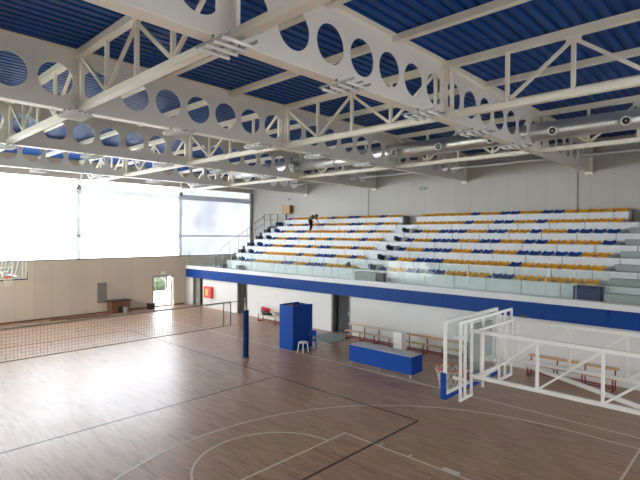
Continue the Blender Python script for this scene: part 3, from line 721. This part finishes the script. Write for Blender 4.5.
# ------------------------------------------------------------------ court-side furniture
# blue padded cabinet
t = thing('padded_cabinet', 'tall blue padded box standing on the court beside a white chair', 'cabinet', (-15.95, 15.3, 0))
m = MB(); m.box(-16.4, -15.5, 14.6, 14.66, .02, 2.01).box(-16.4, -16.34, 14.66, 15.8, .02, 2.02).box(-15.56, -15.5, 14.66, 15.85, .02, 2.0).box(-16.34, -15.56, 15.74, 15.8, .02, 1.98)
m.build('side_pad', 'pad', t, bevel=.015)
MB().box(-16.34, -15.56, 14.66, 15.73, .02, .06).build('base', 'dsteel', t)
MB().box(-16.3, -15.75, 14.75, 15.2, 1.93, 1.97).build('inner_lid', 'black', t)
MB().tube([(-15.75, 14.85, 2.0), (-15.6, 14.75, 2.1), (-15.5, 14.7, 2.02)], .035, 8).build('strap', 'black', t)
def chair(x, y, rz, m1, m2, label):
    t = thing('plastic_chair', label, 'chair', (x, y, 0)); t.rotation_euler.z = 0
    c, s = math.cos(rz), math.sin(rz)
    def T(mb, name, m, **k):
        mb.v = [(x + c * a - s * b_, y + s * a + c * b_, z) for a, b_, z in mb.v]; return mb.build(name, m, t, **k)
    T(MB().box(-.2, .2, -.2, .2, .42, .455), 'seat', m1, bevel=.015)
    bk = MB(); bk.bar((0, .2, .58), (0, .25, .84), .36, .03, up=(0, 1, 0)); T(bk, 'backrest', m1, bevel=.012)
    bs = MB(); bs.bar((-.15, .19, .44), (-.15, .215, .62), .03, .03).bar((.15, .19, .44), (.15, .215, .62), .03, .03); T(bs, 'back_support', m2)
    for a in (-.17, .17):
        for b_ in (-.17, .17): T(MB().tube([(a, b_, .43), (a * 1.2, b_ * 1.2, 0)], [.02, .014], 8), 'leg', m2)
t = thing('plastic_stool', 'small white stool in front of the tall blue padded box', 'stool', (-15.1, 14.85, 0))
MB().tube([(-15.1, 14.85, .42), (-15.1, 14.85, .45), (-15.1, 14.85, .465)], [.19, .2, .17], 18).build('seat', 'white', t)
for a in (-.13, .13):
    for b_ in (-.13, .13): MB().tube([(-15.1 + a, 14.85 + b_, .42), (-15.1 + a * 1.3, 14.85 + b_ * 1.3, 0)], [.024, .018], 8).build('leg', 'white', t)
chair(-15.12, 15.42, PI * .2, 'pad', 'pad', 'blue plastic chair behind the white stool, against the blue box')
# clothed table
t = thing('scoring_table', 'long low table with a bright blue skirt and pale top', 'table', (-11, 15.2, 0))
TX0, TX1, TY0, TY1 = -12.4, -9.5, 14.85, 15.55
MB().box(TX0, TX1, TY0, TY1, .75, .79).build('tabletop', 'tabletop', t, bevel=.006)
MB().box(TX0 - .015, TX1 + .015, TY0 - .035, TY0 - .01, .13, .77).build('skirt', 'pad', t, bevel=.008)
MB().box(TX1 + .01, TX1 + .03, TY0 - .01, TY1, .13, .77).build('skirt', 'pad', t, bevel=.008)
MB().box(TX0 - .03, TX0 - .01, TY0 - .01, TY1, .13, .77).build('skirt', 'pad', t, bevel=.008)
for a in (TX0 + .06, -10.95, TX1 - .06):
    for b_ in (TY0 + .06, TY1 - .06): MB().box(a - .02, a + .02, b_ - .02, b_ + .02, 0, .75).build('leg', 'steel', t)
# benches
def bench(x0, x1, y, wood, n, label):
    t = thing('changing_bench', label, 'bench', ((x0 + x1) / 2, y, 0), 'red-framed benches along the white wall')
    MB().box(x0, x1, y - .03, y, .66, .76).build('back_slat', wood, t, bevel=.006)
    for k in range(2): MB().box(x0, x1, y - .38 + .17 * k, y - .24 + .17 * k, .40, .425).build('seat_slat', wood, t, bevel=.005)
    for k in range(n):
        a = x0 + .12 + (x1 - x0 - .24) * k / (n - 1)
        m = MB(); m.box(a - .02, a + .02, y, y + .035, .03, .76).box(a - .02, a + .02, y - .38, y - .345, .03, .40).box(a - .02, a + .02, y - .38, y, .37, .40).box(a - .02, a + .02, y - .40, y + .05, 0, .04)
        m.build('frame', 'redmetal', t)
    MB().box(x0 + .1, x1 - .1, y - .37, y - .34, .10, .135).build('shoe_rail', 'redmetal', t)
    MB().box(x0 + .1, x1 - .1, y - .10, y - .07, .10, .135).build('shoe_rail', 'redmetal', t)
bench(-15.6, -12.75, 18.6, 'palewood', 4, 'pale wooden bench with red frame behind the blue-skirted table, left one')
bench(-12.15, -9.1, 18.6, 'wood', 4, 'wooden bench with red frame between the table and the near goal')
bench(-6.75, -3.75, 18.6, 'wood', 4, 'wooden bench with red frame seen through the near goal bracket')
bench(-22.5, -19.2, 18.6, 'palewood', 3, 'pale bench with red frame left of the tall blue box')
t = thing('jacket', 'red and black jacket draped over the pale bench by the white wall', 'jacket', (-22, 18.4, .6))
m = MB(); m.add([(-22.3, 18.42, .86), (-21.7, 18.42, .84), (-21.65, 18.4, .5), (-21.8, 18.34, .38), (-22.1, 18.32, .42), (-22.35, 18.38, .62),
                 (-22.3, 18.54, .86), (-21.7, 18.54, .84), (-21.65, 18.53, .5), (-21.8, 18.52, .40), (-22.1, 18.52, .44), (-22.35, 18.53, .62)],
                [(0, 1, 2, 3, 4, 5), (11, 10, 9, 8, 7, 6), (0, 6, 7, 1), (1, 7, 8, 2), (2, 8, 9, 3), (3, 9, 10, 4), (4, 10, 11, 5), (5, 11, 6, 0)])
m.build('red_body', 'redcloth', t, bevel=.02)
m = MB(); m.tube([(-22.0, 18.28, .64), (-21.8, 18.24, .56), (-21.55, 18.26, .56), (-21.25, 18.3, .54)], [.12, .14, .1, .06], 10)
m.build('black_lining', 'black', t, smooth=True)
t = thing('foam_box', 'tall white box of two stacked blocks behind the blue-skirted table', 'box', (-12.0, 17.8, 0))
MB().box(-12.15, -11.7, 17.5, 17.9, .42, .95).build('block', 'white', t, bevel=.015); MB().box(-12.15, -11.7, 17.5, 17.9, 0, .41).build('block', 'white', t, bevel=.015)
tag(MB().add([(-17.35, 17.2, .0), (-15.35, 16.85, 0), (-15.5, 18.75, 0), (-17.0, 18.8, 0), (-17.35, 17.2, .03), (-15.35, 16.85, .03), (-15.5, 18.75, .03), (-17.0, 18.8, .03)],
    [(0, 3, 2, 1), (4, 5, 6, 7), (0, 1, 5, 4), (1, 2, 6, 5), (2, 3, 7, 6), (3, 0, 4, 7)]).build('floor_mat', 'grey'), 'grey mat lying on the floor before the dark doorway', 'mat')
# brown crate, black bin and timber by the end wall
t = thing('wooden_vaulting_box', 'brown wooden box with dark top against the beige end wall', 'box', (-31.3, 13.9, 0))
MB().box(-31.75, -31.05, 13.2, 14.4, 0, .74).build('body', 'brown', t, bevel=.01)
MB().box(-31.8, -31.0, 13.1, 14.5, .75, .82).build('top', 'darkwood', t, bevel=.02)
MB().box(-31.049, -31.02, 13.6, 13.85, .06, .42).build('opening', 'black', t)
tag(MB().tube([(-30.75, 13.95, .0), (-30.75, 13.95, .40)], [.11, .14], 14).build('bucket', 'greybox'), 'pale grey bucket on the floor by the brown wooden box', 'bucket')
tag(MB().tube([(-31.2, 15.95, 0), (-31.2, 15.95, .42)], [.24, .3], 16).build('waste_bin', 'black'), 'low black bin on the floor left of the open door', 'bin')
for k, (a, b_, lb) in enumerate((((-31.2, 9.6), (-31.0, 12.2), 'long brown plank on the floor along the beige end wall, the one nearest the wall'), ((-30.8, 10.4), (-30.7, 12.9), 'long brown plank on the floor in front of the other plank'))):
    tag(MB().bar((*a, .035), (*b_, .035), .2, .06).build('timber_plank', 'brown'), lb, 'plank', 'planks by the end wall')
# things left on the walkway
tag(MB().box(-15.95, -14.6, 19.45, 19.95, 2.81, 3.28).build('carton', 'greybox'), 'long grey carton behind the balustrade near the centre aisle', 'carton')
tag(MB().box(-14.5, -14.15, 19.5, 19.85, 2.81, 3.28).build('tool_case', 'dsteel'), 'dark grey case standing right of the grey carton behind the glass', 'case')
tag(MB().box(-26.25, -25.85, 19.45, 19.8, 2.81, 3.12).build('small_carton', 'greypanel'), 'small grey box behind the glass below the left stairs', 'box')
tag(MB().box(-5.45, -4.55, 19.45, 19.95, 2.81, 3.35).build('storage_crate', 'mirrorblue', bevel=.02), 'blue crate behind the glass at the right end', 'crate')
m = MB(); m.tube([(-17.0, 20.15, rowZ(6)), (-17.0, 20.15, rowZ(6) + .2), (-16.95, 20.2, rowZ(6) + .34)], [.16, .13, .03], 10)
tag(m.build('work_bag', 'dsteel'), 'small dark bag lying on the bottom row of seats at its right end', 'bag')

# ------------------------------------------------------------------ worker bending over the seats
def skin(name, m, verts, edges, radii, parent, root=0, sub=2):
    me = bpy.data.meshes.new(name); me.from_pydata(verts, edges, []); me.materials.append(M[m])
    o = bpy.data.objects.new(name, me); C.objects.link(o); o.parent = parent
    o.modifiers.new('skin', 'SKIN').use_smooth_shade = True
    for k, rr in enumerate(radii): me.skin_vertices[0].data[k].radius = (rr, rr)
    for k in range(len(verts)): me.skin_vertices[0].data[k].use_root = (k == root)
    s = o.modifiers.new('sub', 'SUBSURF'); s.levels = sub; s.render_levels = sub
    return o
P0 = Vector((-23.15, 23.42, rowZ(2)))
t = thing('person', 'person in black trousers and khaki top bending forward over the upper seats', 'person', P0)
pel, ch, nk = (-.02, 0, .93), (.28, 0, 1.12), (.42, 0, 1.16)
V = [pel, (.12, 0, 1.05), ch, nk, (.47, 0, 1.17), (.55, 0, 1.15), (.62, 0, 1.10),       # 0-6 spine, neck, head
     (-.02, .1, .88), (-.02, .14, .48), (-.20, .14, .09), (-.10, .15, .04),              # 7-10 far leg
     (-.02, -.1, .88), (.16, -.12, .48), (.10, -.13, .09), (.2, -.13, .04),             # 11-14 near leg
     (.32, .17, 1.10), (.42, .2, .82), (.62, .16, .66),                                   # 15-17 far arm
     (.32, -.17, 1.10), (.40, -.21, .82), (.60, -.16, .64)]                               # 18-20 near arm
Eg = [(0, 1), (1, 2), (2, 3), (3, 4), (4, 5), (5, 6), (0, 7), (7, 8), (8, 9), (9, 10), (0, 11), (11, 12), (12, 13), (13, 14), (2, 15), (15, 16), (16, 17), (2, 18), (18, 19), (19, 20)]
Rr = [.125, .12, .135, .055, .06, .10, .085, .085, .058, .04, .04, .085, .058, .04, .04, .055, .04, .028, .055, .04, .028]
for base in (17, 20):   # palms and five fingers each
    w_ = Vector(V[base]); pi_ = len(V); V.append(tuple(w_ + Vector((.07, 0, -.03)))); Eg.append((base, pi_)); Rr.append(.028)
    for f in range(4):
        q = w_ + Vector((.12, -.03 + .02 * f, -.05)); V.append(tuple(q)); Rr.append(.009); Eg.append((pi_, len(V) - 1))
        V.append(tuple(q + Vector((.035 - .006 * abs(f - 1.5), 0, -.03)))); Rr.append(.008); Eg.append((len(V) - 2, len(V) - 1))
    V.append(tuple(w_ + Vector((.07, .045, -.045)))); Rr.append(.01); Eg.append((pi_, len(V) - 1))
skin('body', 'skin', V, Eg, Rr, t)
skin('trousers', 'trousers', [(-.02, 0, .95), V[7], V[8], (-.19, .14, .13), V[11], V[12], (.105, -.13, .13), (.05, 0, 1.0)], [(0, 1), (1, 2), (2, 3), (0, 4), (4, 5), (5, 6), (0, 7)], [.145, .105, .08, .066, .105, .08, .066, .14], t)
skin('shirt', 'shirt', [(.04, 0, .99), (.14, 0, 1.06), (.28, 0, 1.12), (.38, 0, 1.15), V[15], (.40, .19, .9), V[18], (.385, -.2, .9)], [(0, 1), (1, 2), (2, 3), (2, 4), (4, 5), (2, 6), (6, 7)], [.135, .14, .15, .08, .075, .055, .075, .055], t, root=1)
def blob(name, m, c, rx, ry, rz, par, rot=0):
    bm = bmesh.new(); bmesh.ops.create_uvsphere(bm, u_segments=16, v_segments=10, radius=1, matrix=Matrix.Translation(c) @ Matrix.Rotation(rot, 4, 'Y') @ Matrix.Diagonal((rx, ry, rz, 1)))
    me = bpy.data.meshes.new(name); bm.to_mesh(me); bm.free(); me.materials.append(M[m]); [setattr(p, 'use_smooth', True) for p in me.polygons]
    o = bpy.data.objects.new(name, me); C.objects.link(o); o.parent = par; return o
blob('hair', 'hair', (.565, 0, 1.175), .12, .098, .085, t, .5)
blob('nose', 'skin', (.66, 0, 1.06), .02, .014, .02, t)
for s_ in (-1, 1):
    blob('eye', 'black', (.655, .035 * s_, 1.10), .009, .011, .009, t); blob('ear', 'skin', (.585, .1 * s_, 1.10), .025, .012, .035, t)
blob('shoe', 'black', (-.15, .14, .045), .13, .05, .045, t); blob('shoe', 'black', (.15, -.13, .045), .13, .05, .045, t)
